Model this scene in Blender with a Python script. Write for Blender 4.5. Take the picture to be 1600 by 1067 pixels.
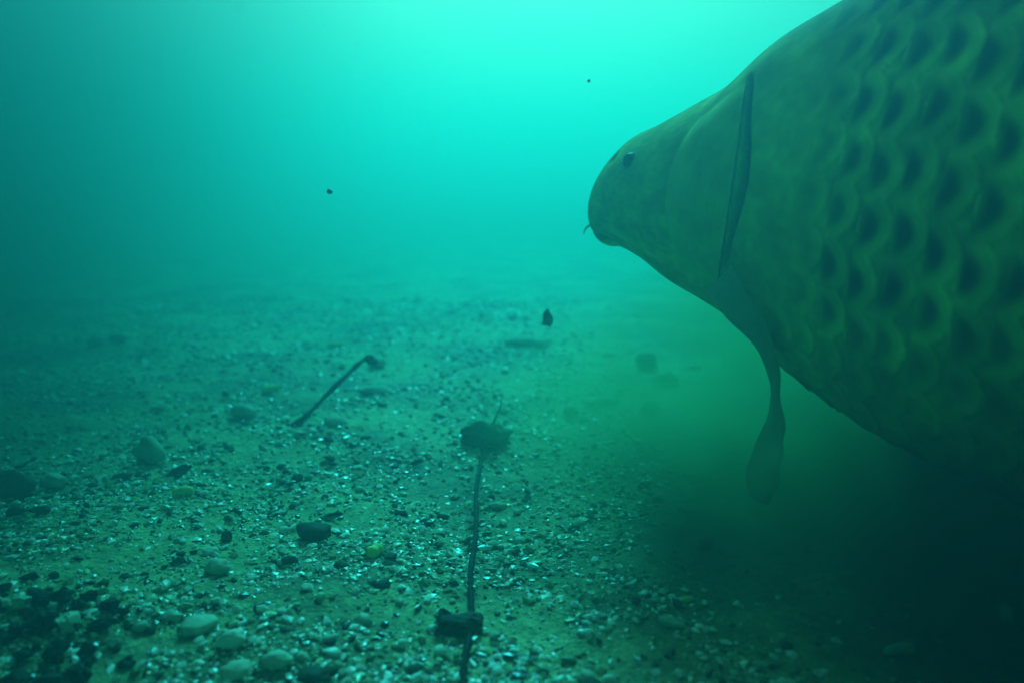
import bpy, bmesh, math, random
import numpy as np
from mathutils import Vector, Matrix, Euler, noise as mn

for o in list(bpy.data.objects):
    bpy.data.objects.remove(o)
scn = bpy.context.scene
col = scn.collection
R = math.radians

# ------------------------------------------------------------------ camera
CAM_H, PITCH, FPX = 0.20, R(10.1), 1142.0
cam_d = bpy.data.cameras.new('camera')
cam_d.sensor_width = 36.0
cam_d.lens = 36.0 * FPX / 1600.0
cam_d.clip_start, cam_d.clip_end = 0.005, 200.0
cam_d.dof.use_dof = True
cam_d.dof.focus_distance = 0.46
cam_d.dof.aperture_fstop = 5.0
cam = bpy.data.objects.new('camera', cam_d)
cam.location = (0, 0, CAM_H)
cam.rotation_euler = (math.pi / 2 - PITCH, 0, 0)
col.objects.link(cam)
scn.camera = cam

# ------------------------------------------------------------------ sky, sun, exposure
SUN_EL, SUN_AZ = R(38), R(2)
SUN_COL = (0.10, 0.58, 0.78)
world = bpy.data.worlds.new("World")
scn.world = world
world.use_nodes = True
wt = world.node_tree
wt.nodes.clear()
w_out = wt.nodes.new('ShaderNodeOutputWorld')
w_bg = wt.nodes.new('ShaderNodeBackground')
w_sky = wt.nodes.new('ShaderNodeTexSky')
w_sky.sky_type = 'NISHITA'
w_sky.sun_disc = False
w_sky.sun_elevation = SUN_EL
w_sky.sun_rotation = SUN_AZ
w_sky.dust_density = 3.0
w_tint = wt.nodes.new('ShaderNodeMix')
w_tint.data_type = 'RGBA'
w_tint.blend_type = 'MULTIPLY'
w_tint.inputs[0].default_value = 1.0
w_tint.inputs[7].default_value = (0.32, 0.50, 0.26, 1)      # light that has come down through deep water
wt.links.new(w_sky.outputs[0], w_tint.inputs[6])
wt.links.new(w_tint.outputs[2], w_bg.inputs[0])
w_bg.inputs[1].default_value = 0.14
wt.links.new(w_bg.outputs[0], w_out.inputs[0])

sun_d = bpy.data.lights.new('sun', 'SUN')
sun_d.energy = 5.0
sun_d.angle = R(9)      # the murk spreads the sun's disc
sun_d.color = SUN_COL
sun = bpy.data.objects.new('sun', sun_d)
to_sun = Vector((math.sin(SUN_AZ) * math.cos(SUN_EL), math.cos(SUN_AZ) * math.cos(SUN_EL), math.sin(SUN_EL)))
sun.rotation_euler = to_sun.to_track_quat('Z', 'Y').to_euler()
col.objects.link(sun)

scn.view_settings.view_transform = 'Standard'
scn.view_settings.look = 'None'
scn.view_settings.exposure = 0.06
scn.view_settings.gamma = 1.0
scn.cycles.max_bounces = 4
scn.cycles.diffuse_bounces = 2
scn.cycles.glossy_bounces = 1
scn.cycles.transmission_bounces = 2
scn.cycles.volume_bounces = 1
scn.cycles.volume_step_rate = 1.0
scn.cycles.volume_max_steps = 256
scn.cycles.use_denoising = True
scn.cycles.caustics_reflective = False
scn.cycles.caustics_refractive = False

# ------------------------------------------------------------------ helpers
rng = np.random.default_rng(11)
random.seed(5)


def tag(o, label=None, cat=None, group=None, kind=None):
    if label: o['label'] = label
    if cat: o['category'] = cat
    if group: o['group'] = group
    if kind: o['kind'] = kind
    return o


def mesh_obj(name, verts, faces, mat=None, parent=None, smooth=True):
    me = bpy.data.meshes.new(name)
    verts = np.asarray(verts, dtype=np.float32)
    faces = [tuple(int(i) for i in f) for f in faces] if not isinstance(faces, np.ndarray) else faces
    if isinstance(faces, np.ndarray):
        n, k = faces.shape
        me.vertices.add(len(verts))
        me.vertices.foreach_set('co', verts.ravel())
        me.loops.add(n * k)
        me.loops.foreach_set('vertex_index', faces.astype(np.int32).ravel())
        me.polygons.add(n)
        me.polygons.foreach_set('loop_start', np.arange(0, n * k, k, dtype=np.int32))
        me.update(calc_edges=True)
        me.validate()
    else:
        me.from_pydata(verts.tolist(), [], faces)
    me.polygons.foreach_set('use_smooth', np.full(len(me.polygons), smooth))
    me.update()
    o = bpy.data.objects.new(name, me)
    col.objects.link(o)
    if mat: me.materials.append(mat)
    if parent: o.parent = parent
    return o


def color_attr(o, rgb):
    a = o.data.color_attributes.new('tone', 'FLOAT_COLOR', 'POINT')
    c = np.ones((len(o.data.vertices), 4), dtype=np.float32)
    c[:, :3] = rgb
    a.data.foreach_set('color', c.ravel())


def empty(name, loc, rot=(0, 0, 0)):
    o = bpy.data.objects.new(name, None)
    o.empty_display_size = 0.01
    o.location = loc
    o.rotation_euler = rot
    col.objects.link(o)
    return o


def grid_faces(nu, nv, wrap=False):
    i = np.arange(nu - 1)[:, None]
    j = np.arange(nv if wrap else nv - 1)[None, :]
    j2 = (j + 1) % nv
    return np.stack([i * nv + j, i * nv + j2, (i + 1) * nv + j2, (i + 1) * nv + j], -1).reshape(-1, 4)


# value noise in numpy
_perm = rng.random((256, 256))


def vnoise(x, y):
    xi = np.floor(x).astype(int); yi = np.floor(y).astype(int)
    fx = x - xi; fy = y - yi
    fx = fx * fx * (3 - 2 * fx); fy = fy * fy * (3 - 2 * fy)
    g = lambda a, b: _perm[a & 255, b & 255]
    return (g(xi, yi) * (1 - fx) * (1 - fy) + g(xi + 1, yi) * fx * (1 - fy) + g(xi, yi + 1) * (1 - fx) * fy + g(xi + 1, yi + 1) * fx * fy)


def ground_h(x, y):
    x = np.asarray(x, float); y = np.asarray(y, float)
    h = 0.022 * (vnoise(x * 3.1 + 7, y * 3.1) - 0.5) + 0.010 * (vnoise(x * 11 + 31, y * 11 + 3) - 0.5) \
        + 0.0035 * (vnoise(x * 45, y * 45 + 9) - 0.5) + 0.002 * (vnoise(x * 130 + 5, y * 130) - 0.5)
    return h


def ray(px, py):
    v = Vector(((px - 800) / FPX, 1.0, -(py - 533.5) / FPX))
    c, s = math.cos(PITCH), math.sin(PITCH)
    return Vector((v.x, v.y * c + v.z * s, -v.y * s + v.z * c))


def at_depth(px, py, d):
    r = ray(px, py)
    return Vector((0, 0, CAM_H)) + r * d


def at_ground(px, py):
    r = ray(px, py)
    t = 0.1
    while t < 8:
        p = Vector((0, 0, CAM_H)) + r * t
        if p.z <= float(ground_h(p.x, p.y)): break
        t *= 1.004
    return p, t          # t is the depth along the optical axis


# ------------------------------------------------------------------ materials
def new_mat(name):
    m = bpy.data.materials.new(name)
    m.use_nodes = True
    nt = m.node_tree
    b = nt.nodes['Principled BSDF']
    return m, nt, b


def stone_mat(name, c1, c2, scale=120, rough=0.75, bump=0.4, dist=0.0008, spec=0.3):
    m, nt, b = new_mat(name)
    tc = nt.nodes.new('ShaderNodeTexCoord')
    n1 = nt.nodes.new('ShaderNodeTexNoise'); n1.inputs['Scale'].default_value = scale
    n1.inputs['Detail'].default_value = 6; n1.inputs['Roughness'].default_value = 0.65
    r = nt.nodes.new('ShaderNodeValToRGB')
    r.color_ramp.elements[0].position = 0.32; r.color_ramp.elements[0].color = (*c1, 1)
    r.color_ramp.elements[1].position = 0.68; r.color_ramp.elements[1].color = (*c2, 1)
    bp = nt.nodes.new('ShaderNodeBump'); bp.inputs['Strength'].default_value = bump; bp.inputs['Distance'].default_value = dist
    L = nt.links.new
    L(tc.outputs['Object'], n1.inputs['Vector']); L(n1.outputs['Fac'], r.inputs[0]); L(r.outputs[0], b.inputs['Base Color'])
    L(n1.outputs['Fac'], bp.inputs['Height']); L(bp.outputs[0], b.inputs['Normal'])
    b.inputs['Roughness'].default_value = rough
    b.inputs['Specular IOR Level'].default_value = spec
    return m


def attr_mat(name, rough=0.7, spec=0.3, nscale=90, namt=0.35, bump=0.3, dist=0.0006):
    m, nt, b = new_mat(name)
    at = nt.nodes.new('ShaderNodeAttribute'); at.attribute_name = 'tone'
    tc = nt.nodes.new('ShaderNodeTexCoord')
    n1 = nt.nodes.new('ShaderNodeTexNoise'); n1.inputs['Scale'].default_value = nscale; n1.inputs['Detail'].default_value = 6
    mr = nt.nodes.new('ShaderNodeMapRange')
    mr.inputs[1].default_value = 0.3; mr.inputs[2].default_value = 0.7
    mr.inputs[3].default_value = 1 - namt; mr.inputs[4].default_value = 1 + namt
    mx = nt.nodes.new('ShaderNodeMix'); mx.data_type = 'RGBA'; mx.blend_type = 'MULTIPLY'; mx.inputs[0].default_value = 1
    bp = nt.nodes.new('ShaderNodeBump'); bp.inputs['Strength'].default_value = bump; bp.inputs['Distance'].default_value = dist
    L = nt.links.new
    L(tc.outputs['Object'], n1.inputs['Vector']); L(n1.outputs['Fac'], mr.inputs[0])
    L(at.outputs['Color'], mx.inputs[6]); L(mr.outputs[0], mx.inputs[7]); L(mx.outputs[2], b.inputs['Base Color'])
    L(n1.outputs['Fac'], bp.inputs['Height']); L(bp.outputs[0], b.inputs['Normal'])
    b.inputs['Roughness'].default_value = rough
    b.inputs['Specular IOR Level'].default_value = spec
    return m


M_pale = stone_mat('pale stone', (0.55, 0.58, 0.45), (0.85, 0.85, 0.72))
M_grey = stone_mat('grey stone', (0.38, 0.42, 0.30), (0.62, 0.66, 0.50))
M_dark = stone_mat('dark stone', (0.025, 0.03, 0.02), (0.09, 0.09, 0.06))
M_black = stone_mat('black rubble', (0.004, 0.005, 0.004), (0.022, 0.024, 0.016))
M_yellow = stone_mat('yellow pellet', (0.75, 0.78, 0.20), (0.92, 0.92, 0.38), scale=60, bump=0.2)
M_wood = stone_mat('wet wood', (0.010, 0.009, 0.006), (0.035, 0.030, 0.020), scale=200)
M_leaf = stone_mat('rotting leaf', (0.014, 0.016, 0.008), (0.05, 0.05, 0.028), scale=90)
M_cord = stone_mat('algae cord', (0.004, 0.005, 0.003), (0.016, 0.018, 0.010), scale=500, bump=1.0, dist=0.001)
M_grain = attr_mat('gravel grains', rough=0.34, spec=0.6)
M_fish = attr_mat('fish skin', rough=0.85, spec=0.08, nscale=60, namt=0.22, bump=0.25)
M_fin = stone_mat('fin skin', (0.60, 0.66, 0.42), (0.80, 0.84, 0.58), scale=60, bump=0.3)
_nt = M_fin.node_tree; _pb = _nt.nodes['Principled BSDF']; _out = [n for n in _nt.nodes if n.type == 'OUTPUT_MATERIAL'][0]
_tr = _nt.nodes.new('ShaderNodeBsdfTranslucent'); _tr.inputs[0].default_value = (0.60, 0.66, 0.5, 1)
_ms = _nt.nodes.new('ShaderNodeMixShader'); _ms.inputs[0].default_value = 0.6
_nt.links.new(_pb.outputs[0], _ms.inputs[1]); _nt.links.new(_tr.outputs[0], _ms.inputs[2]); _nt.links.new(_ms.outputs[0], _out.inputs['Surface'])
M_eye, _, _b = new_mat('eye'); _b.inputs['Base Color'].default_value = (0.05, 0.045, 0.02, 1); _b.inputs['Roughness'].default_value = 0.6
M_pupil, _, _b = new_mat('pupil'); _b.inputs['Base Color'].default_value = (0.003, 0.003, 0.003, 1); _b.inputs['Roughness'].default_value = 0.5; _b.inputs['Specular IOR Level'].default_value = 0.1

# ------------------------------------------------------------------ lake bed
m_bed, nt, b = new_mat('lake bed silt')
L = nt.links.new
tc = nt.nodes.new('ShaderNodeTexCoord')
na = nt.nodes.new('ShaderNodeTexNoise'); na.inputs['Scale'].default_value = 5.5; na.inputs['Detail'].default_value = 8; na.inputs['Roughness'].default_value = 0.6
nb = nt.nodes.new('ShaderNodeTexNoise'); nb.inputs['Scale'].default_value = 150; nb.inputs['Detail'].default_value = 8; nb.inputs['Roughness'].default_value = 0.7
vr = nt.nodes.new('ShaderNodeTexVoronoi'); vr.inputs['Scale'].default_value = 330
ra = nt.nodes.new('ShaderNodeValToRGB')
ra.color_ramp.elements[0].position = 0.36; ra.color_ramp.elements[0].color = (0.09, 0.10, 0.05, 1)
ra.color_ramp.elements[1].position = 0.56; ra.color_ramp.elements[1].color = (0.44, 0.50, 0.22, 1)
rb = nt.nodes.new('ShaderNodeValToRGB')
rb.color_ramp.elements[0].position = 0.30; rb.color_ramp.elements[0].color = (0.35, 0.35, 0.35, 1)
rb.color_ramp.elements[1].position = 0.72; rb.color_ramp.elements[1].color = (1.5, 1.5, 1.5, 1)
mx = nt.nodes.new('ShaderNodeMix'); mx.data_type = 'RGBA'; mx.blend_type = 'MULTIPLY'; mx.inputs[0].default_value = 1
bp = nt.nodes.new('ShaderNodeBump'); bp.inputs['Strength'].default_value = 0.8; bp.inputs['Distance'].default_value = 0.003
bp2 = nt.nodes.new('ShaderNodeBump'); bp2.inputs['Strength'].default_value = 0.5; bp2.inputs['Distance'].default_value = 0.0015; bp2.invert = True
for n in (na, nb, vr): L(tc.outputs['Object'], n.inputs['Vector'])
L(na.outputs['Fac'], ra.inputs[0]); L(nb.outputs['Fac'], rb.inputs[0])
L(ra.outputs[0], mx.inputs[6]); L(rb.outputs[0], mx.inputs[7]); L(mx.outputs[2], b.inputs['Base Color'])
L(nb.outputs['Fac'], bp.inputs['Height']); L(vr.outputs['Distance'], bp2.inputs['Height'])
L(bp.outputs[0], bp2.inputs['Normal']); L(bp2.outputs[0], b.inputs['Normal'])
b.inputs['Roughness'].default_value = 0.46
b.inputs['Specular IOR Level'].default_value = 0.2


def axis_samples(fine_a, fine_b, step, far, n_far):
    a = np.arange(fine_a, fine_b, step)
    k = np.linspace(0, 1, n_far + 1)[1:] ** 2.2
    return np.concatenate([(fine_a - (fine_a + far) * k)[::-1], a, a[-1] + (far - a[-1]) * k])


gx = axis_samples(-1.3, 1.3, 0.0045, 8.5, 60)
gy = axis_samples(0.0, 2.4, 0.0045, 8.5, 60)
GX, GY = np.meshgrid(gx, gy, indexing='ij')
GZ = ground_h(GX, GY)
bed = mesh_obj('lake_bed', np.stack([GX, GY, GZ], -1).reshape(-1, 3), grid_faces(len(gx), len(gy)), m_bed)
tag(bed, 'silty gravel lake bed sloping away into green murk', 'lake bed', kind='structure')

# ------------------------------------------------------------------ murky water (a closed box of even density round everything)
def box(name, lo, hi, mat):
    v = [(x, y, z) for x in (lo[0], hi[0]) for y in (lo[1], hi[1]) for z in (lo[2], hi[2])]
    f = [(0, 1, 3, 2), (4, 6, 7, 5), (0, 4, 5, 1), (2, 3, 7, 6), (0, 2, 6, 4), (1, 5, 7, 3)]
    return mesh_obj(name, v, f, mat, smooth=False)


WATER_TOP = 0.62
m_w = bpy.data.materials.new('murky water'); m_w.use_nodes = True
nt = m_w.node_tree; nt.nodes.clear()
o_ = nt.nodes.new('ShaderNodeOutputMaterial')
pv = nt.nodes.new('ShaderNodeVolumePrincipled')
pv.inputs['Color'].default_value = (0.20, 0.74, 0.93, 1)
pv.inputs['Density'].default_value = 0.46
pv.inputs['Anisotropy'].default_value = 0.57
va = nt.nodes.new('ShaderNodeVolumeAbsorption')
va.inputs['Color'].default_value = (0.0, 1.0, 0.84, 1)
va.inputs['Density'].default_value = 1.2
ad = nt.nodes.new('ShaderNodeAddShader')
nt.links.new(pv.outputs[0], ad.inputs[0]); nt.links.new(va.outputs[0], ad.inputs[1]); nt.links.new(ad.outputs[0], o_.inputs['Volume'])
haze = box('haze', (-9, -9, -1.2), (9, 9, WATER_TOP), m_w)
tag(haze, 'green murky lake water filling the whole view', 'water', kind='stuff')

# ------------------------------------------------------------------ fish
SX = np.array([0.0, 0.02, 0.05, 0.09, 0.13, 0.17, 0.2, 0.235, 0.27, 0.32, 0.4, 0.5, 0.6, 0.7, 0.8, 0.88])
TT = np.array([-0.0338, -0.0009, 0.0277, 0.0445, 0.0625, 0.0825, 0.1085, 0.1269, 0.1424, 0.1663, 0.1804, 0.1704, 0.1357, 0.1005, 0.0609, 0.046])
BB = np.array([-0.0485, -0.0721, -0.0738, -0.0808, -0.0938, -0.1022, -0.1103, -0.1263, -0.1396, -0.1535, -0.1622, -0.1619, -0.1395, -0.1074, -0.0727, -0.0563])
WW = np.array([0.008, 0.028, 0.042, 0.0564, 0.0665, 0.0745, 0.079, 0.0835, 0.0867, 0.09, 0.092, 0.085, 0.068, 0.047, 0.03, 0.015])
FL, BEND = 0.8, -0.19874517070890924


def cub(x, xs, ys):
    x = np.asarray(x, float)
    m = np.gradient(ys, xs); i = np.clip(np.searchsorted(xs, x) - 1, 0, len(xs) - 2)
    h = xs[i + 1] - xs[i]; t = (x - xs[i]) / h
    return (2 * t**3 - 3 * t**2 + 1) * ys[i] + (t**3 - 2 * t**2 + t) * h * m[i] + (-2 * t**3 + 3 * t**2) * ys[i + 1] + (t**3 - t**2) * h * m[i + 1]


def fish_pt(u, v, off=0.0):
    """surface point in the fish's own frame: u along the body 0..0.88, v round the girth (0 = back, 3pi/2 = left flank)"""
    u, v = np.broadcast_arrays(np.asarray(u, float), np.asarray(v, float))
    t = cub(u, SX, TT); b_ = cub(u, SX, BB); w = cub(u, SX, WW)
    c = (t + b_) / 2; h = (t - b_) / 2
    x = u * FL
    y = (w * FL + off) * np.sin(v); z = c * FL + (h * FL + off) * np.cos(v)
    return np.stack([x, y + 0.5 * BEND * x * x, z], -1)


fish = empty('carp', (0.07083525834296289, 0.5954262910061694, 0.2359561158270405),
             Euler((-0.052958054385745634, 0.12717281629748153, -0.9376439768207029), 'XYZ'))
tag(fish, 'big dark carp with rows of large spotted scales, nosing in from the right', 'fish')
bpy.context.view_layer.update()
FM = fish.matrix_world.copy(); FMI = FM.inverted()

V0 = np.array([3.14, 3.4, 3.67, 3.93, 4.19, 4.45, 4.71, 4.97, 5.24, 5.5, 5.76, 6.02, 6.28])
G0 = np.array([.169, .185, .199, .212, .221, .227, .228, .223, .212, .198, .183, .168, .165])


_gp = np.polyfit(V0 - 4.71, G0, 6)


def gill_u(v):
    v = np.mod(v, 2 * np.pi)
    v = np.where(v < np.pi, 2 * np.pi - v, v)
    return np.polyval(_gp, v - 4.71)


NU, NV = 620, 420
us = np.concatenate([np.linspace(0, .03, 26)[:-1], np.linspace(.03, .88, NU - 25)])
vs = np.linspace(0, 2 * np.pi, NV, endpoint=False)
UU, VV = np.meshgrid(us, vs, indexing='ij')
vm = np.where(VV < np.pi, 2 * np.pi - VV, VV)              # both flanks alike
base = fish_pt(UU, VV)
# arc length round the girth, measured from the flank line
seg = np.linalg.norm(np.diff(base, axis=1, append=base[:, :1]), axis=2)
arc = np.cumsum(seg, axis=1)
i_f = np.argmin(abs(vs - 4.71))
arcf = arc - arc[:, i_f:i_f + 1]
i_r = np.argmin(abs(vs - (2 * np.pi - 4.71)))
arcm = np.where(VV < np.pi, -(arc - arc[:, i_r:i_r + 1]), arcf)   # positive towards the back
girth = arc[:, -1:] / arc[np.argmin(abs(us - .35)), -1]
rowc = arcm / (0.0265 * np.clip(girth, .25, 1.0))          # scale rows narrow with the body
colc = (UU * FL - 0.145) / 0.0165
jit = 0.10 * np.sin(rowc * 2.3 + np.floor(colc) * 1.7)
ci = np.floor(colc)
rr = rowc + 0.17 * ci + 0.10 * np.sin(ci * 2.1)
fr = rr - np.floor(rr) - 0.5
# each scale: free edge curved backwards
cc = colc + 0.42 * (fr * 2) ** 2 + jit
fc = cc - np.floor(cc)
mask_s = np.clip((UU - gill_u(vm) - 0.050) / 0.04, 0, 1)
rough_up = np.clip((arcm + 0.17) / 0.08, 0, 1)
# relief
rise = (fc ** 1.6) * 0.0011 * np.clip((0.09 - arcm) / 0.05, 0.05, 1)
h = rise * mask_s
# gill slit: groove behind the gill cover
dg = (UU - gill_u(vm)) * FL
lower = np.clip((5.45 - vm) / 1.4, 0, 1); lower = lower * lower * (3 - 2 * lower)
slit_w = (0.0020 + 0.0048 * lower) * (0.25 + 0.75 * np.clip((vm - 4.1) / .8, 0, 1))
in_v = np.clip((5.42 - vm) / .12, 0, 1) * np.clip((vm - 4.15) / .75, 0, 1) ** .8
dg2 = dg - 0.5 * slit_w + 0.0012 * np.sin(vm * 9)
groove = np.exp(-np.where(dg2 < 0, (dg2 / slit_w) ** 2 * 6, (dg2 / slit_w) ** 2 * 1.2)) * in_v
h = h - groove * 0.016
# nostril hollow, cheek relief, mouth crease
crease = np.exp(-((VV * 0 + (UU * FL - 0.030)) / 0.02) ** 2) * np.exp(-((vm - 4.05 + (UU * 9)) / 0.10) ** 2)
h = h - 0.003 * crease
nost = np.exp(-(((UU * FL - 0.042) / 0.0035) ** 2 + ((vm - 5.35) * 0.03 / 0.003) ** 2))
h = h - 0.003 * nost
surf = fish_pt(UU, VV, h)
# colours: olive back, paler belly, dark patch at the root of each scale
dark_spot = np.exp(-(((fc - 0.32) / 0.29) ** 2 + (fr / 0.37) ** 2) ** 1.8)
spot_fade = np.clip((arcm + 0.115) / 0.07, 0, 1) * (0.88 + 0.12 * vnoise(rr * 0.9 + 3, cc * 0.9))
rim = np.exp(-((fc - 0.90) / 0.07) ** 2)
edge_shade = np.exp(-((fc - 0.015) / 0.045) ** 2)  # thin shade line behind each scale's rim, put into the colour
h_ = np.sin(np.floor(cc) * 12.9898 + np.floor(rr) * 78.233) * 43758.5453
per_scale = h_ - np.floor(h_)
olive = np.array([0.50, 0.58, 0.10]); belly = np.array([0.42, 0.50, 0.09]); back = np.array([0.08, 0.11, 0.03])
vert = np.clip((arcm + 0.16) / 0.30, 0, 1)[..., None]
C = belly * (1 - vert) + olive * vert
bk = np.clip((arcm - 0.05) / 0.08, 0, 1)[..., None]
C = C * (1 - bk) + back * bk
blot = (0.72 + 0.56 * vnoise(UU * 45 + 4, VV * 7)) * (0.85 + 0.3 * vnoise(UU * 170 + 9, VV * 26))
C = C * blot[..., None]
C = C * (1 + (0.22 * rim * mask_s)[..., None]) * (1 - (0.22 * edge_shade * mask_s)[..., None]) * (1 + (0.30 * (per_scale - .5) * mask_s)[..., None])
C = C * (1 - 0.97 * (dark_spot * mask_s * spot_fade)[..., None])
C = C * (1 - 0.995 * groove[..., None]) * (1 - 0.8 * nost[..., None]) * (1 - 0.7 * crease[..., None])  # shade of the gill slit and head hollows put into the skin colour
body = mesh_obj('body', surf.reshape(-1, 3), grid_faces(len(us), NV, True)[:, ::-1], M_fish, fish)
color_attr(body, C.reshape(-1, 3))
# close both ends
bm = bmesh.new(); bm.from_mesh(body.data); bm.verts.ensure_lookup_table()
for k0 in (0, (len(us) - 1) * NV):
    bm.faces.new([bm.verts[k0 + j] for j in range(NV)])
bm.normal_update(); bm.to_mesh(body.data); bm.free()


def shell(name, u_fn, vr_, nu, nv, lift, thick, mat, colour, parent=fish):
    """a plate lying over the body between u_fn(v, 0) and u_fn(v, 1)"""
    a = np.linspace(0, 1, nu)[:, None]; v = np.linspace(vr_[0], vr_[1], nv)[None, :]
    u = u_fn(v, a)
    edge = np.minimum(np.minimum(a / .4, (v - vr_[0]) / .6), (vr_[1] - v) / .4)
    edge = np.clip(edge, 0, 1); edge = edge * edge * (3 - 2 * edge)
    dome = -0.0012 + (lift + 0.0012) * edge
    top = fish_pt(u, v + 0 * a, dome)
    top_ = top.reshape(-1, 3)
    bot = fish_pt(u, v + 0 * a, -thick).reshape(-1, 3)
    n = nu * nv
    f = [tuple(q) for q in grid_faces(nu, nv)] + [tuple(q[::-1] + n) for q in grid_faces(nu, nv)]
    rim_ = [i * nv for i in range(nu)] + [(nu - 1) * nv + j for j in range(1, nv)] + [i * nv + nv - 1 for i in range(nu - 2, -1, -1)] + [j for j in range(nv - 2, 0, -1)]
    for q in range(len(rim_)):
        p0, p1 = rim_[q], rim_[(q + 1) % len(rim_)]
        f.append((p0, p0 + n, p1 + n, p1))
    o = mesh_obj(name, np.vstack([top_, bot]), f, mat, parent)
    color_attr(o, np.tile(np.array(colour), (2 * n, 1)) * (0.8 + 0.4 * rng.random()) )
    return o


for side in (0, 1):
    fn = (lambda v, a: gill_u(v) - 0.085 * (1 - a) * np.sin(np.clip((np.where(v < np.pi, 2 * np.pi - v, v) - 3.9) / 1.6, 0.02, 0.98) * np.pi) ** .5 - 0.001)
    vr_ = (3.55, 5.50) if side == 0 else (2 * np.pi - 5.50, 2 * np.pi - 3.55)
    shell('gill_cover', fn, vr_, 40, 60, 0.0022, 0.003, M_fish, (0.46, 0.54, 0.10))

# eyes
for vv in (5.11, 2 * np.pi - 5.11):
    p = fish_pt(0.091, vv); n_ = (fish_pt(0.091, vv, 0.01) - p); n_ /= np.linalg.norm(n_)
    q = Vector(n_).to_track_quat('Z', 'Y').to_matrix().to_4x4()
    bm = bmesh.new(); bmesh.ops.create_uvsphere(bm, u_segments=28, v_segments=18, radius=0.0056)
    bmesh.ops.scale(bm, vec=(1, 1, .6), verts=bm.verts)
    bmesh.ops.transform(bm, matrix=Matrix.Translation(p) @ q, verts=bm.verts)
    me = bpy.data.meshes.new('eye'); bm.to_mesh(me); bm.free(); me.materials.append(M_eye)
    for f_ in me.polygons: f_.use_smooth = True
    eo = bpy.data.objects.new('eye', me); col.objects.link(eo); eo.parent = fish
    bm = bmesh.new(); bmesh.ops.create_uvsphere(bm, u_segments=20, v_segments=12, radius=0.0036)
    bmesh.ops.scale(bm, vec=(1, 1, .35), verts=bm.verts)
    bmesh.ops.transform(bm, matrix=Matrix.Translation(p + n_ * 0.0028) @ q, verts=bm.verts)
    me = bpy.data.meshes.new('pupil'); bm.to_mesh(me); bm.free(); me.materials.append(M_pupil)
    for f_ in me.polygons: f_.use_smooth = True
    po = bpy.data.objects.new('pupil', me); col.objects.link(po); po.parent = eo


def tube(name, pts, rad, mat, parent=None, nseg=12, wob=0.0, scale_u=1.0, smooth=True):
    P = [Vector(p) for p in pts]
    n = len(P); vv = []
    up = Vector((0.13, 0.31, 0.94))
    for i in range(n):
        t = (P[min(i + 1, n - 1)] - P[max(i - 1, 0)]).normalized()
        a = t.cross(up).normalized(); bb = t.cross(a).normalized()
        r0 = rad[i] if hasattr(rad, '__len__') else rad
        for k in range(nseg):
            th = 2 * math.pi * k / nseg
            r = r0 * (1 + wob * mn.noise(Vector((P[i].x * 160 * scale_u + 9 * k, P[i].y * 160 * scale_u, k * .9))))
            vv.append(P[i] + a * math.cos(th) * r + bb * math.sin(th) * r)
    f = [tuple(q) for q in grid_faces(n, nseg, True)]
    f.append(tuple(range(nseg))[::-1]); f.append(tuple((n - 1) * nseg + k for k in range(nseg)))
    return mesh_obj(name, np.array([tuple(v) for v in vv]), f, mat, parent, smooth)


def spline(pts, n):
    P = np.array([tuple(p) for p in pts], float); k = len(P)
    t = np.linspace(0, k - 1, n); i = np.clip(t.astype(int), 0, k - 2); f = (t - i)[:, None]
    p0 = P[np.clip(i - 1, 0, k - 1)]; p1 = P[i]; p2 = P[i + 1]; p3 = P[np.clip(i + 2, 0, k - 1)]
    return .5 * (2 * p1 + (p2 - p0) * f + (2 * p0 - 5 * p1 + 4 * p2 - p3) * f**2 + (3 * p1 - p0 - 3 * p2 + p3) * f**3)


# mouth: two thick lips round the snout end, and barbels
mc = fish_pt(0.006, 3.6); mc[1] = 0
lip = []
for k in range(25):
    th = 2 * math.pi * k / 24
    lip.append((0.0035 + 0.002 * math.cos(th) + 0.010 * math.sin(th) ** 2, 0.0105 * math.sin(th), -0.0340 + 0.0075 * math.cos(th)))
tube('mouth', lip, 0.0034, M_fish, fish, 12)
color_attr([o for o in fish.children if o.name.startswith('mouth')][0], (0.22, 0.24, 0.11))
for s in (-1, 1):
    tube('barbel', spline([(0.014, s * 0.015, -0.046), (0.0125, s * 0.0175, -0.0485), (0.011, s * 0.018, -0.0515), (0.011, s * 0.018, -0.054)], 14),
         np.linspace(0.0012, 0.0004, 14), M_fin, fish, 8)


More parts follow.
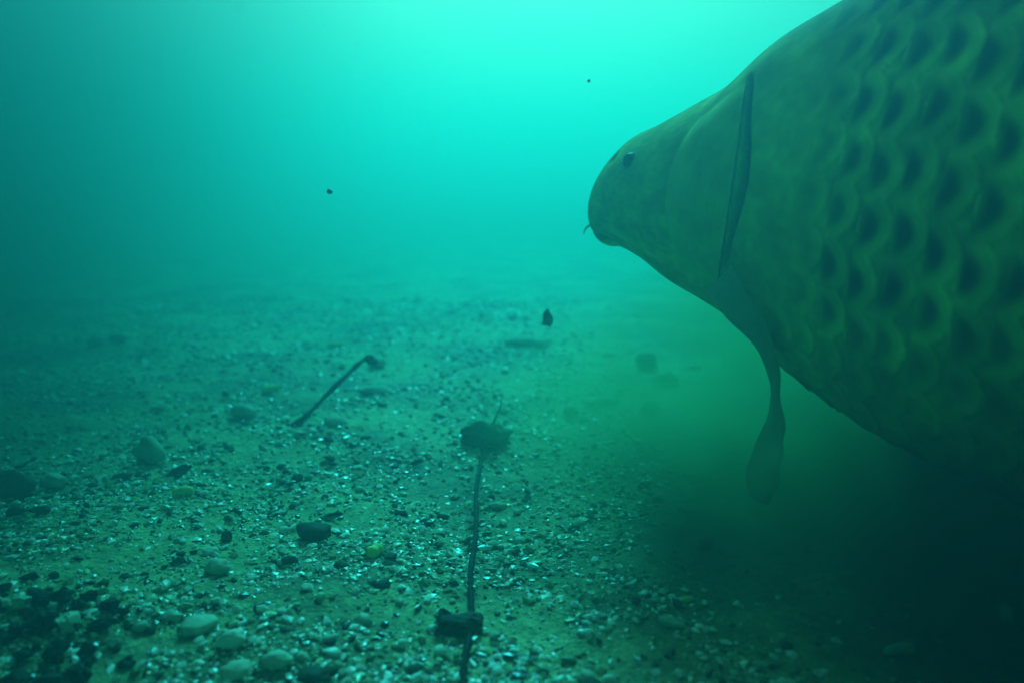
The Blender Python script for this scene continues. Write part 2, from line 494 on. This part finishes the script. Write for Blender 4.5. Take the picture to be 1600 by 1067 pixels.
def fin(name, root, tip, mat, parent=fish, n=26, m=40, thick=0.0016, ripple=0.0012, rays=14, tipwave=0.12):
    """a membrane swept between two curves: root line and free edge, with rays raised on it"""
    A = spline(root, m); B = spline(tip, m)
    a = np.linspace(0, 1, n)[:, None, None]
    P = A[None] * (1 - a) + B[None] * a
    jj = np.linspace(0, 1, m)[None, :]
    aa = np.linspace(0, 1, n)[:, None]
    d = (B - A); wdir = np.gradient(A + B, axis=0)
    nrm = np.cross(d, wdir); nrm /= (np.linalg.norm(nrm, axis=1, keepdims=True) + 1e-9)
    wave = ripple * np.sin(jj * rays * 2 * np.pi) * (0.3 + aa) + 0.004 * np.sin(jj * 7 + aa * 3) * aa
    P = P + nrm[None] * wave[..., None]
    P = P - d[None] * (tipwave * 0.3 * (np.abs(np.sin(jj * rays * np.pi)) ** 3 * aa ** 4))[..., None]
    th = (thick * (1 - 0.75 * aa) + 0 * jj)[..., None] * nrm[None]
    v1 = (P + th).reshape(-1, 3); v2 = (P - th).reshape(-1, 3); N = n * m
    f = [tuple(q) for q in grid_faces(n, m)] + [tuple(q[::-1] + N) for q in grid_faces(n, m)]
    rim_ = [i * m for i in range(n)] + [(n - 1) * m + j for j in range(1, m)] + [i * m + m - 1 for i in range(n - 2, -1, -1)] + [j for j in range(m - 2, 0, -1)]
    for q in range(len(rim_)):
        p0, p1 = rim_[q], rim_[(q + 1) % len(rim_)]
        f.append((p0, p0 + N, p1 + N, p1))
    return mesh_obj(name, np.vstack([v1, v2]), f, mat, parent)


def loc(p):
    return tuple(FMI @ Vector(p))


# left pectoral fin: hangs from behind the gill slit down to the bed
front = [loc(at_depth(*q)) for q in [(1104, 455, .408), (1138, 497, .408), (1184, 545, .412), (1205, 600, .42), (1203, 645, .43), (1180, 695, .435), (1166, 735, .43), (1170, 770, .43), (1192, 787, .43)]]
rear = [loc(at_depth(*q)) for q in [(1140, 415, .39), (1180, 468, .39), (1216, 535, .40), (1223, 610, .41), (1220, 680, .42), (1224, 728, .43), (1216, 765, .43), (1196, 787, .43)]]
fin('pectoral_fin', front, rear, M_fin, n=22, m=110, thick=0.0010, ripple=0.0008, rays=6)
# right pectoral fin, on the far side
pr = [fish_pt(.245, 2.45), fish_pt(.265, 2.5), fish_pt(.285, 2.55)]
fin('pectoral_fin', pr, [np.array(pr[0]) + (0.03, 0.06, -0.06), np.array(pr[1]) + (0.07, 0.065, -0.065), np.array(pr[2]) + (0.09, 0.03, -0.03)], M_fin)
for s in (-1, 1):
    vq = math.pi - s * 0.55
    pr = [fish_pt(.46, vq), fish_pt(.475, vq), fish_pt(.49, vq)]
    fin('pelvic_fin', pr, [np.array(pr[0]) + (0.03, s * 0.02, -0.055), np.array(pr[1]) + (0.06, s * 0.025, -0.052), np.array(pr[2]) + (0.07, s * 0.015, -0.02)], M_fin)
dr = [fish_pt(u_, 0, -0.002) for u_ in np.linspace(.41, .72, 8)]
dh = [0.035, 0.07, 0.062, 0.05, 0.044, 0.040, 0.036, 0.03]
fin('dorsal_fin', dr, [np.array(p_) + (0.02 + .01 * i_ / 7, 0, h_) for i_, (p_, h_) in enumerate(zip(dr, dh))], M_fin, rays=22)
ar = [fish_pt(u_, np.pi, -0.002) for u_ in np.linspace(.72, .80, 4)]
fin('anal_fin', ar, [np.array(p_) + (0.035, 0, -h_) for p_, h_ in zip(ar, (.05, .055, .04, .022))], M_fin, rays=7)
tr = [fish_pt(.875, 0) + (0, 0, -.004), (fish_pt(.88, 0) + fish_pt(.88, np.pi)) / 2, fish_pt(.875, np.pi) + (0, 0, .004)]
tx_ = tr[1]
fin('tail_fin', [tr[0], tr[0] * .5 + tr[1] * .5, tr[1], tr[1] * .5 + tr[2] * .5, tr[2]],
    [tx_ + (.15, -.035, .12), tx_ + (.10, -.02, .055), tx_ + (.065, -.012, 0), tx_ + (.10, -.02, -.055), tx_ + (.14, -.035, -.115)], M_fin, rays=18)

# ------------------------------------------------------------------ stones
def rock(name, mat, size, seed, sub=3, lump=0.28, flat=(1, 1, .62), facet=0.0):
    lump = lump * 1.35; facet = facet + .12
    bm = bmesh.new()
    bmesh.ops.create_icosphere(bm, subdivisions=sub, radius=0.5)
    r_ = random.Random(seed); off = Vector((r_.uniform(-50, 50), r_.uniform(-50, 50), r_.uniform(-50, 50)))
    planes = [(Vector((r_.gauss(0, 1), r_.gauss(0, 1), r_.gauss(0, 1))).normalized(), r_.uniform(.33, .46)) for _ in range(9)]
    for v in bm.verts:
        d = v.co.normalized()
        k = 0.5 * (1 + lump * mn.noise(d * 1.6 + off) + lump * .45 * mn.noise(d * 4 + off) + lump * .2 * mn.noise(d * 10 + off))
        p = d * k
        for n_, c_ in planes:
            e = p.dot(n_) - c_
            if e > 0: p = p - n_ * e * (0.55 + facet)
        v.co = Vector((p.x * size * flat[0], p.y * size * flat[1], p.z * size * flat[2]))
    me = bpy.data.meshes.new(name); bm.to_mesh(me); bm.free()
    me.materials.append(mat)
    for f_ in me.polygons: f_.use_smooth = facet < .4
    o = bpy.data.objects.new(name, me); col.objects.link(o)
    return o


def put(name, mat, px, py, wpx, label, cat, seed, flat=(1, 1, .6), sink=.15, rz=None, lump=.28, facet=0.0, tilt=0.0, group=None):
    """a stone wpx pixels wide in the photograph, resting on the bed where the photograph shows it"""
    p, t = at_ground(px, py)
    size = wpx * t / FPX / flat[0]
    o = rock(name, mat, size, seed, 3 if size > .006 else 2, lump, flat, facet)
    o.location = (p.x, p.y, float(ground_h(p.x, p.y)) + size * flat[2] * (0.5 - sink))
    o.rotation_euler = (tilt, 0, random.Random(seed).uniform(-.5, .5) if rz is None else rz)
    tag(o, label, cat, group)
    return o


ST = [
 ('stone', M_grey, 238, 722, 50, 'humped grey stone left of the yellow-green pellet', (1, .8, .9)),
 ('stone', M_pale, 523, 666, 34, 'oval pale stone beside the lower end of the twig', (1, .7, .55)),
 ('stone', M_grey, 340, 893, 42, 'round flat pale-green stone right of the dark rubble heap', (1, .9, .6)),
 ('stone', M_pale, 330, 866, 28, 'angular whitish stone just behind a round flat one', (1, .7, .5)),
 ('stone', M_pale, 362, 1012, 44, 'knobbly white stone with a dark pit near the bottom edge', (1, .8, .8)),
 ('stone', M_grey, 372, 1056, 52, 'grey angular stone cut by the bottom edge of the picture', (1, .8, .5)),
 ('stone', M_dark, 490, 840, 60, 'smooth dark oval stone lying left of the cord', (1, .7, .5)),
 ('stone', M_dark, 22, 775, 66, 'dark boulder at the left edge, above the rubble heap', (1, .8, .8)),
 ('stone', M_grey, 85, 762, 44, 'dull grey stone right beside the dark boulder at left edge', (1, .8, .6)),
 ('stone', M_dark, 25, 806, 30, 'dark stone just below the boulder at the left edge', (1, .8, .7)),
 ('stone', M_dark, 64, 803, 30, 'low black stone like a small arrowhead near the left edge', (1, .6, .5)),
 ('stone', M_dark, 1008, 578, 36, 'dark rounded stone, upper of a pair below the fish throat', (1, .8, .85)),
 ('stone', M_dark, 1040, 602, 42, 'dark flat oval stone, lower of a pair below the fish throat', (1, .6, .55)),
 ('stone', M_dark, 1018, 646, 28, 'dark round stone standing alone below the stone pair', (1, .9, .9)),
 ('stone', M_grey, 830, 540, 76, 'long low stone half lost in the murk', (1, .4, .2)),
 ('stone', M_grey, 935, 632, 60, 'wide low slab in the murk before the stone pair', (1, .4, .25)),
 ('stone', M_dark, 892, 650, 30, 'small dark crumbly stone between cord end and stone pair', (1, .7, .6)),
 ('stone', M_pale, 480, 920, 24, 'flat white stone halfway between heap and cord', (1, .7, .4)),
 ('stone', M_grey, 310, 985, 62, 'large smooth green-grey stone half buried near the heap', (1, .8, .4)),
 ('stone', M_grey, 432, 1040, 48, 'blurred grey-green stone at the bottom left of the cord', (1, .9, .6)),
 ('stone', M_dark, 490, 1062, 54, 'dark flat stone cut by the bottom edge beside the grey one', (1, .8, .4)),
 ('stone', M_pale, 444, 832, 20, 'small bright white stone left of the smooth dark oval one', (1, .8, .6)),
 ('stone', M_grey, 776, 794, 28, 'grey-green stone right of the far part of the cord', (1, .7, .5)),
 ('stone', M_pale, 910, 860, 15, 'bright white chip at the edge of the silt cloud', (1, .8, .6)),
 ('stone', M_dark, 355, 845, 20, 'dark upright stone behind the angular whitish one', (1, .8, .9)),
 ('stone', M_dark, 453, 882, 26, 'dark stone in front of the smooth oval one', (1, .7, .6)),
 ('stone', M_dark, 465, 750, 18, 'dark stone nearest below the twig foot', (1, .8, .7)),
 ('stone', M_dark, 516, 720, 15, 'small dark stone right below the oval pale one', (1, .8, .8)),
 ('stone', M_dark, 440, 731, 15, 'small dark stone left below the twig foot', (1, .8, .6)),
 ('stone', M_grey, 590, 572, 30, 'dull stone lying under the knob of the twig', (1, .6, .5)),
 ('stone', M_grey, 585, 615, 50, 'wide low grey stone right of the middle of the twig', (1, .6, .3)),
 ('stone', M_grey, 380, 652, 44, 'grey-green hump left of the twig foot', (1, .7, .6)),
 ('stone', M_dark, 150, 540, 26, 'dark stone far off at the left in the murk', (1, .7, .5)),
 ('stone', M_dark, 186, 533, 30, 'dark stone far off in the murk, right one of the left pair', (1, .6, .45)),
 ('stone', M_grey, 272, 968, 28, 'grey flat stone at the right foot of the rubble heap', (1, .7, .5)),
 ('stone', M_dark, 235, 990, 18, 'black knob of stone right of the rubble heap', (1, .8, .7)),
 ('stone', M_pale, 410, 955, 20, 'rounded white stone above the knobbly one', (1, .8, .5)),
 ('stone', M_pale, 372, 955, 24, 'long white chip left of the rounded white stone', (1, .5, .4)),
 ('stone', M_dark, 685, 856, 15, 'small dark stone left of the cord, right of a pale blurry pellet', (1, .8, .7)),
 ('stone', M_grey, 1050, 978, 48, 'pale slanting stone at the edge of the silt cloud', (1, .4, .3)),
 ('stone', M_pale, 1294, 708, 11, 'tiny bright chip under the fish belly, in the dark', (1, .7, .4)),
 ('stone', M_grey, 1322, 740, 50, 'dim oblong stone under the fish belly', (1, .5, .4)),
]
for i, (nm, mt, px, py, w, lab, fl) in enumerate(ST):
    put(nm, mt, px, py, w, lab, 'stone', 100 + i, fl)

# rubble heap at lower left
HEAP = [(22, 955, 46), (60, 940, 42), (98, 940, 44), (140, 938, 40), (172, 952, 36), (20, 1000, 50), (66, 985, 52), (112, 990, 56),
        (158, 985, 40), (40, 1032, 52), (88, 1035, 58), (136, 1025, 42), (20, 1068, 50), (75, 1075, 60), (130, 1062, 48), (178, 1008, 30), (195, 1040, 30), (5, 925, 30), (48, 905, 30)]
for i, (px, py, w) in enumerate(HEAP):
    mt = M_grey if i in (7, 0, 15) else M_black
    put('rubble_stone', mt, px, py, w * random.uniform(.6, 1.0), 'dark angular stone packed in the rubble heap at lower left' if mt is M_black else
        ['greyish stone at the left end of the rubble heap', 'largest greyish stone in the middle of the rubble heap', 'small greyish stone at the right foot of the rubble heap'][(0, 7, 15).index(i)],
        'stone', 300 + i, (1, random.uniform(.55, 1), random.uniform(.45, .8)), sink=-.02 if i in (6, 7, 10) else .12, lump=.6, facet=.42, rz=random.uniform(0, 3), tilt=random.uniform(-.5, .5), group='dark stones of the rubble heap' if mt is M_black else None)
for i in range(34):
    px, py = random.gauss(85, 62), random.gauss(985, 42)
    if px > 235 or px < -60 or py < 905: px, py = 120, 960 + 3 * i
    put('rubble_stone', M_black, px, py, random.uniform(12, 26), 'dark angular stone packed in the rubble heap at lower left', 'stone', 340 + i, (1, random.uniform(.5, 1), random.uniform(.5, .9)),
        sink=random.uniform(-.35, .1), lump=.6, facet=.42, rz=random.uniform(0, 3), tilt=random.uniform(-.6, .6), group='dark stones of the rubble heap')

# pellets
def pellet(px, py, w, label, seed, rz, asp=.5, mat=M_yellow, up=0.0):
    p, t = at_ground(px, py)
    ln = w * t / FPX; r0 = ln * asp * .5
    n = 14; pts_ = []; rad = []
    for k in range(n):
        a = -1 + 2 * k / (n - 1)
        pts_.append((a * ln / 2, 0.06 * ln * math.sin(a * 2 + seed), 0.0)); rad.append(r0 * max(.08, (1 - abs(a) ** 4)) ** .5 * (1 + .08 * math.sin(a * 5 + seed)))
    o = tube('pellet', pts_, rad, mat, None, 16, .10)
    o.location = (p.x, p.y, float(ground_h(p.x, p.y)) + r0 * .75 + up)
    o.rotation_euler = (0, R(-6), rz)
    return tag(o, label, 'pellet')


pellet(286, 774, 32, 'yellow-green cylindrical pellet right of the humped grey stone', 1, .1)
pellet(423, 612, 28, 'bright yellow slanting pellet left of the twig', 2, .7, .42)
pellet(524, 544, 26, 'pale yellow pellet far off behind the twig', 3, .25, .35)
pellet(585, 868, 26, 'pale green blurry upright pellet right of the smooth dark oval stone', 4, 1.2, .8)
pellet(1085, 576, 18, 'small yellowish pellet below the fish throat', 5, 0, .4)
pellet(972, 612, 20, 'yellowish pellet beside the wide low slab', 6, .2, .35)
pellet(1404, 1020, 52, 'pale oblong pellet alone on the dark silt at lower right', 7, .05, .28, M_pale)
pellet(1072, 942, 26, 'dull yellow pellet at the edge of the silt cloud', 8, .3, .35)
pellet(950, 556, 20, 'thin pale sliver of pellet far off before the fish', 9, 0, .22, M_pale)

# twig with a knobbed end
p0, t0 = at_ground(462, 668)
tw = [at_depth(458, 668, t0), at_depth(488, 640, t0 + .014), at_depth(520, 607, t0 + .03), at_depth(547, 581, t0 + .044),
      at_depth(561, 568, t0 + .053), at_depth(573, 561, t0 + .058), at_depth(584, 565, t0 + .06)]
twig = empty('twig', p0)
base_p = Vector(p0)
tp = spline([tuple(Vector(p) - base_p) for p in tw], 60)
k_ = np.linspace(0, 1, 60)
rad = 0.0022 + 0.0006 * np.sin(k_ * 23) + 0.0028 * np.exp(-((k_ - .90) / .10) ** 2) + .0016 * np.exp(-((k_ - .02) / .06) ** 2)
rad[-3:] *= np.array([.9, .7, .3])
tube('stem', tp, rad, M_wood, twig, 14, .10)
bd = rock('bud', M_wood, .0105, 77, 3, .3, (1, .8, .8)); bd.location = tuple(Vector(tp[-2]) ); bd.parent = twig
tag(twig, 'dark bare twig with a knobbed tip slanting up from the bed', 'twig')

# cord along the bed and the two dark lumps on it
cp = []
for q in [(722, 1180), (724, 1110), (727, 1060), (731, 1010), (735, 955), (738, 900), (741, 850), (744, 800), (747, 762), (750, 730), (754, 700)]:
    p, t = at_ground(*q); cp.append((p.x, p.y, float(ground_h(p.x, p.y)) + .0025))
cs = spline(cp, 260)
cs[:, 2] += 0.0012 * np.sin(np.linspace(0, 31, 260)) * np.sin(np.linspace(0, 7, 260)) ** 2
cs[:, 0] += 0.0009 * np.sin(np.linspace(0, 22, 260))
cord = tube('cord', cs, 0.0014, M_cord, None, 14, 1.1, 6)
tag(cord, 'thin dark algae-covered cord running away from the camera over the gravel', 'cord')


def clump(px, py, w, seed, label, flat, cat):
    p, t = at_ground(px, py)
    s = w * t / FPX
    root = empty('debris_clump', (p.x, p.y, float(ground_h(p.x, p.y)))); r_ = random.Random(seed)
    core = rock('core', M_leaf, s, seed, 4, .5, flat); core.parent = root; core.location = (0, 0, s * flat[2] * .38)
    for k in range(7):
        a = r_.uniform(0, 6.28); ln = s * r_.uniform(.25, .42)
        lf = leaf_mesh(ln, ln * .6, r_.randint(0, 999)); lf.parent = root
        lf.location = (math.cos(a) * s * .36, math.sin(a) * s * .3 * flat[1], s * flat[2] * r_.uniform(.15, .7))
        lf.rotation_euler = (r_.uniform(-.7, .7), r_.uniform(-.7, .7), a)
    return tag(root, label, cat), s


def leaf_mesh(ln, wd, seed, mat=M_leaf):
    n, m = 14, 9; v = []
    for i in range(n):
        a = i / (n - 1)
        hw = wd * .5 * (math.sin(math.pi * min(1, a * .97 + .02)) ** .7) * (1 + .25 * mn.noise(Vector((a * 5, seed, 0))))
        for j in range(m):
            b_ = -1 + 2 * j / (m - 1)
            z = .18 * ln * (a - .5) ** 2 + .25 * hw * abs(b_) + .05 * ln * mn.noise(Vector((a * 3, b_ * 2, seed)))
            v.append(((a - .5) * ln, b_ * hw, z))
    N = len(v); th = ln * .02
    v2 = [(x, y, z - th) for x, y, z in v]
    f = [tuple(q) for q in grid_faces(n, m)] + [tuple(q[::-1] + N) for q in grid_faces(n, m)]
    rim_ = [i * m for i in range(n)] + [(n - 1) * m + j for j in range(1, m)] + [i * m + m - 1 for i in range(n - 2, -1, -1)] + [j for j in range(m - 2, 0, -1)]
    for q in range(len(rim_)):
        p0_, p1_ = rim_[q], rim_[(q + 1) % len(rim_)]
        f.append((p0_, p0_ + N, p1_ + N, p1_))
    return mesh_obj('leaf', np.array(v + v2), f, mat)


c1, s1 = clump(757, 697, 78, 4, 'ragged dark clump of leaves at the far end of the cord', (1, .7, .5), 'debris')
st = tube('stalk', spline([(.006, 0, s1 * .3), (.010, .004, s1 * .55), (.014, .006, s1 * .75), (.0155, .008, s1 * .95)], 14), np.linspace(.0015, .0004, 14), M_wood, c1, 8)
c2, s2 = clump(716, 985, 78, 9, 'low dark clump of leaves lying against the near part of the cord', (1, .6, .38), 'debris')

# sunken leaves
for i, (px, py, w, lab) in enumerate([
        (520, 812, 34, 'grey-brown leaf standing behind the smooth dark oval stone'),
        (650, 728, 22, 'scrap of dark leaf between twig foot and leafy clump'),
        (280, 742, 40, 'thin dark leaf sliver lying right of the humped grey stone')]):
    p, t = at_ground(px, py); ln = w * t / FPX
    o = leaf_mesh(ln, ln * .45, 50 + i); o.location = (p.x, p.y, float(ground_h(p.x, p.y)) + .12 * ln)
    o.rotation_euler = (.3 + .2 * i, -.25, .3 * i)
    tag(o, lab, 'leaf')

# bits adrift in the water
for i, (px, py, d, w, lab) in enumerate([
        (515, 300, .50, 9, 'tiny dark speck drifting in open water at upper left'),
        (856, 499, .62, 19, 'dark leaf scrap drifting upright left of the fish throat'),
        (1100, 850, .19, 17, 'black round bit drifting over the silt cloud'),
        (1573, 957, .17, 18, 'black bit drifting near the right edge, low down'),
        (1259, 920, .18, 7, 'tiny dark bit drifting over the silt at lower right'),
        (920, 127, .55, 6, 'tiny dark speck drifting above the fish snout')]):
    s = w * d / FPX
    o = rock('floating_particle', M_dark, s, 700 + i, 2, .5, (1, .7, .9) if i != 1 else (.8, .4, 1.4))
    o.location = at_depth(px, py, d)
    tag(o, lab, 'particle')

# ------------------------------------------------------------------ small pebbles, countable ones
def density_ok(x, y):
    # bare silt on the right, where the fish has stirred the bed
    edge = 0.10 + 0.05 * (vnoise(np.array([y * 12.]), np.array([3.]))[0] - .5)
    return 1.0 if x < edge else max(0.0, 1 - (x - edge) / 0.04) * .8 + .06


protos = {}
for kind, mt in (('pale', M_pale), ('dark', M_dark), ('grey', M_grey)):
    protos[kind] = [rock('pebble', mt, 1.0, 900 + 10 * len(protos) + k, 2, .45, (1, .75, .55), .1) for k in range(5)]
used = set()
LAB = {'pale': ('small pale pebble scattered in the gravel', 'small pale pebbles in the gravel'),
       'dark': ('small dark pebble scattered in the gravel', 'small dark pebbles in the gravel'),
       'grey': ('small dull grey pebble scattered in the gravel', 'small grey pebbles in the gravel')}
CNT = {'pale': 160, 'dark': 90, 'grey': 50}
for kind, n in CNT.items():
    k = 0
    while k < n:
        y = 0.27 * math.exp(random.random() * (2.0 if kind == 'dark' else 1.75)); x = random.uniform(-.80, .62) * y
        if random.random() > density_ok(x, y): continue
        src = random.choice(protos[kind])
        if src.name in used:
            o = src.copy(); col.objects.link(o)
        else:
            o = src; used.add(src.name)
        s = random.choice((.0045, .006, .0075, .009)) * (1 + .35 * y)
        if kind == 'pale': s *= .8
        o.scale = (s, s, s)
        o.location = (x, y, float(ground_h(x, y)) + s * .12)
        o.rotation_euler = (random.uniform(-.4, .4), random.uniform(-.4, .4), random.uniform(0, 6.28))
        tag(o, LAB[kind][0], 'pebble', LAB[kind][1])
        k += 1

# ------------------------------------------------------------------ gravel grains: nobody could count them
phi = (1 + 5 ** .5) / 2
ICO = np.array([(-1, phi, 0), (1, phi, 0), (-1, -phi, 0), (1, -phi, 0), (0, -1, phi), (0, 1, phi), (0, -1, -phi), (0, 1, -phi), (phi, 0, -1), (phi, 0, 1), (-phi, 0, -1), (-phi, 0, 1)]) / (2 * 1.902)
IF = np.array([(0, 11, 5), (0, 5, 1), (0, 1, 7), (0, 7, 10), (0, 10, 11), (1, 5, 9), (5, 11, 4), (11, 10, 2), (10, 7, 6), (7, 1, 8), (3, 9, 4), (3, 4, 2), (3, 2, 6), (3, 6, 8), (3, 8, 9), (4, 9, 5), (2, 4, 11), (6, 2, 10), (8, 6, 7), (9, 8, 1)])


def grains(n, seed):
    g = np.random.default_rng(seed)
    y = 0.20 * np.exp(g.random(n) * 2.15)
    x = g.uniform(-.95, .85, n) * y
    edge = 0.105 + 0.06 * (vnoise(y * 12, y * 0 + 3) - .5)
    keep = g.random(n) < np.where(x < edge, 1.0, np.clip(1 - (x - edge) / .03, 0.05, 1) * .8)
    patch = vnoise(x * 17 + 40, y * 17) * .6 + vnoise(x * 50 + 4, y * 50) * .4
    keep &= g.random(n) < np.clip((patch - .22) * 2.2, .12, 1)
    x, y = x[keep], y[keep]; n = len(x)
    s = (0.0011 + 0.0036 * g.random(n) ** 3.2) * (1 + .9 * y)
    sh = ICO[None] * (1 + g.uniform(-.32, .32, (n, 12, 1))) * np.stack([g.uniform(.8, 1.5, n), g.uniform(.6, 1.1, n), g.uniform(.35, .8, n)], -1)[:, None, :]
    tx = g.uniform(-.5, .5, n); c, s_ = np.cos(tx)[:, None], np.sin(tx)[:, None]
    yy = sh[..., 1] * c - sh[..., 2] * s_; zz = sh[..., 1] * s_ + sh[..., 2] * c
    a = g.uniform(0, 6.28, n); c, s_ = np.cos(a)[:, None], np.sin(a)[:, None]
    X = sh[..., 0] * c - yy * s_; Y = sh[..., 0] * s_ + yy * c
    P = np.stack([X, Y, zz], -1) * s[:, None, None]
    P += np.stack([x, y, ground_h(x, y) + s * g.uniform(-.22, .18, n)], -1)[:, None, :]
    F_ = (IF[None] + 12 * np.arange(n)[:, None, None]).reshape(-1, 3)
    t = g.random(n)
    base_c = np.array([.28, .32, .17]) * (0.35 + 1.5 * g.random((n, 1)))
    pale = np.array([.90, .90, .80]) * (0.75 + .25 * g.random((n, 1)))
    dk = np.array([.02, .02, .014]) * (0.5 + g.random((n, 1)))
    cc_ = np.where((t < .33)[:, None], pale, np.where((t > .84)[:, None], dk, base_c))
    return P.reshape(-1, 3), F_, np.repeat(cc_, 12, axis=0)


P, F_, CC = grains(125000, 21)
gr = mesh_obj('gravel', P, F_, M_grain, smooth=False)
color_attr(gr, CC)
tag(gr, 'fine mixed gravel and white shell grit strewn over the bed', 'gravel', kind='stuff')

# ------------------------------------------------------------------ silt clouds in the water, and two dark volumes added to dim the edges
def silt_or_shade_cloud(loc_, radii, peak, colour, label, scale=2.1, lo=.12, seed=0.0, aniso=.4, inner=.35, rot=(0, 0, 0)):
    m_s = bpy.data.materials.new('silt cloud'); m_s.use_nodes = True
    nt = m_s.node_tree; nt.nodes.clear()
    o_ = nt.nodes.new('ShaderNodeOutputMaterial')
    pv = nt.nodes.new('ShaderNodeVolumePrincipled')
    pv.inputs['Color'].default_value = (*colour, 1)
    pv.inputs['Anisotropy'].default_value = aniso
    tc = nt.nodes.new('ShaderNodeTexCoord')
    mp = nt.nodes.new('ShaderNodeMapping'); mp.inputs['Location'].default_value = (seed, seed * .7, seed * .3)
    sub = nt.nodes.new('ShaderNodeVectorMath'); sub.operation = 'LENGTH'
    nz = nt.nodes.new('ShaderNodeTexNoise'); nz.inputs['Scale'].default_value = scale; nz.inputs['Detail'].default_value = 4
    nz.inputs['Distortion'].default_value = .6
    m1 = nt.nodes.new('ShaderNodeMapRange'); m1.interpolation_type = 'LINEAR'
    m1.inputs[1].default_value = .97; m1.inputs[2].default_value = inner; m1.inputs[3].default_value = 0; m1.inputs[4].default_value = 1
    m2 = nt.nodes.new('ShaderNodeMapRange')
    m2.inputs[1].default_value = .40; m2.inputs[2].default_value = .66; m2.inputs[3].default_value = lo; m2.inputs[4].default_value = 1
    mu = nt.nodes.new('ShaderNodeMath'); mu.operation = 'MULTIPLY'
    mv = nt.nodes.new('ShaderNodeMath'); mv.operation = 'MULTIPLY'; mv.inputs[1].default_value = peak
    L = nt.links.new
    L(tc.outputs['Object'], sub.inputs[0]); L(tc.outputs['Object'], mp.inputs[0]); L(mp.outputs[0], nz.inputs['Vector'])
    L(sub.outputs['Value'], m1.inputs[0]); L(nz.outputs['Fac'], m2.inputs[0])
    pw = nt.nodes.new('ShaderNodeMath'); pw.operation = 'POWER'; pw.inputs[1].default_value = 1.7
    L(m1.outputs[0], pw.inputs[0]); L(pw.outputs[0], mu.inputs[0]); L(m2.outputs[0], mu.inputs[1]); L(mu.outputs[0], mv.inputs[0]); L(mv.outputs[0], pv.inputs['Density'])
    L(pv.outputs[0], o_.inputs['Volume'])
    bm = bmesh.new(); bmesh.ops.create_icosphere(bm, subdivisions=4, radius=1.0)
    for v in bm.verts:
        v.co *= 1 + .06 * mn.noise(v.co * 1.7)
    me = bpy.data.meshes.new('silt_or_shade_cloud'); bm.to_mesh(me); bm.free(); me.materials.append(m_s)
    silt = bpy.data.objects.new('silt_or_shade_cloud', me); col.objects.link(silt)
    silt.location = loc_; silt.scale = radii; silt.rotation_euler = rot
    return tag(silt, label, 'silt cloud', kind='stuff')


silt_or_shade_cloud((.32, .53, .02), (.40, .37, .20), 38, (.28, .84, .40), 'billowing cloud of silt stirred up under the fish at lower right', lo=.04, scale=2.3)
silt_or_shade_cloud((.20, .43, .02), (.13, .10, .075), 75.0, (.30, .90, .36), 'pale billow of silt rolling below the pectoral fin', scale=2.4, lo=.02, seed=13, inner=.2)
silt_or_shade_cloud((.25, .33, .01), (.13, .09, .06), 70.0, (.35, .95, .50), 'pale billow of silt nearest the camera at lower right', scale=2.2, lo=.02, seed=17, inner=.2)
silt_or_shade_cloud((.36, .26, .05), (.28, .24, .22), 50.0, (.01, .06, .03), 'added dark silt murk that darkens the right edge before the fish', scale=1.5, lo=.5, seed=4, inner=.2)  # low-albedo volume added to dim the right edge like lens falloff
silt_or_shade_cloud((.115, .40, .015), (.11, .085, .07), 48.0, (.03, .25, .09), 'small dark puff of silt rolling over the gravel left of the big cloud', scale=1.8, lo=.2, seed=6, inner=.2)
silt_or_shade_cloud((-.70, .55, .27), (.70, .70, .65), 10.5, (.03, .28, .26), 'added faint dark volume that darkens the left edge of the view', scale=1.5, lo=.7, seed=9, inner=.0)  # added volume standing in for lens darkening on the left

# fine specks hanging in the water
g = np.random.default_rng(77); n = 420
y = 0.16 + 1.2 * g.random(n) ** 1.3; x = g.uniform(-.9, .8, n) * y; z = g.uniform(.03, .5, n)
sz = g.uniform(.00022, .0006, n) * (1 + y)
P = (ICO[None] * (1 + g.uniform(-.35, .35, (n, 12, 1)))) * sz[:, None, None] + np.stack([x, y, z], -1)[:, None, :]
F_ = (IF[None] + 12 * np.arange(n)[:, None, None]).reshape(-1, 3)
sp = mesh_obj('suspended_specks', P.reshape(-1, 3), F_, M_grain, smooth=False)
color_attr(sp, np.repeat(np.where(g.random((n, 1)) < .5, 1.0, .12) * np.array([[.5, .55, .4]]), 12, axis=0))
tag(sp, 'fine specks of silt hanging in the open water', 'specks', kind='stuff')
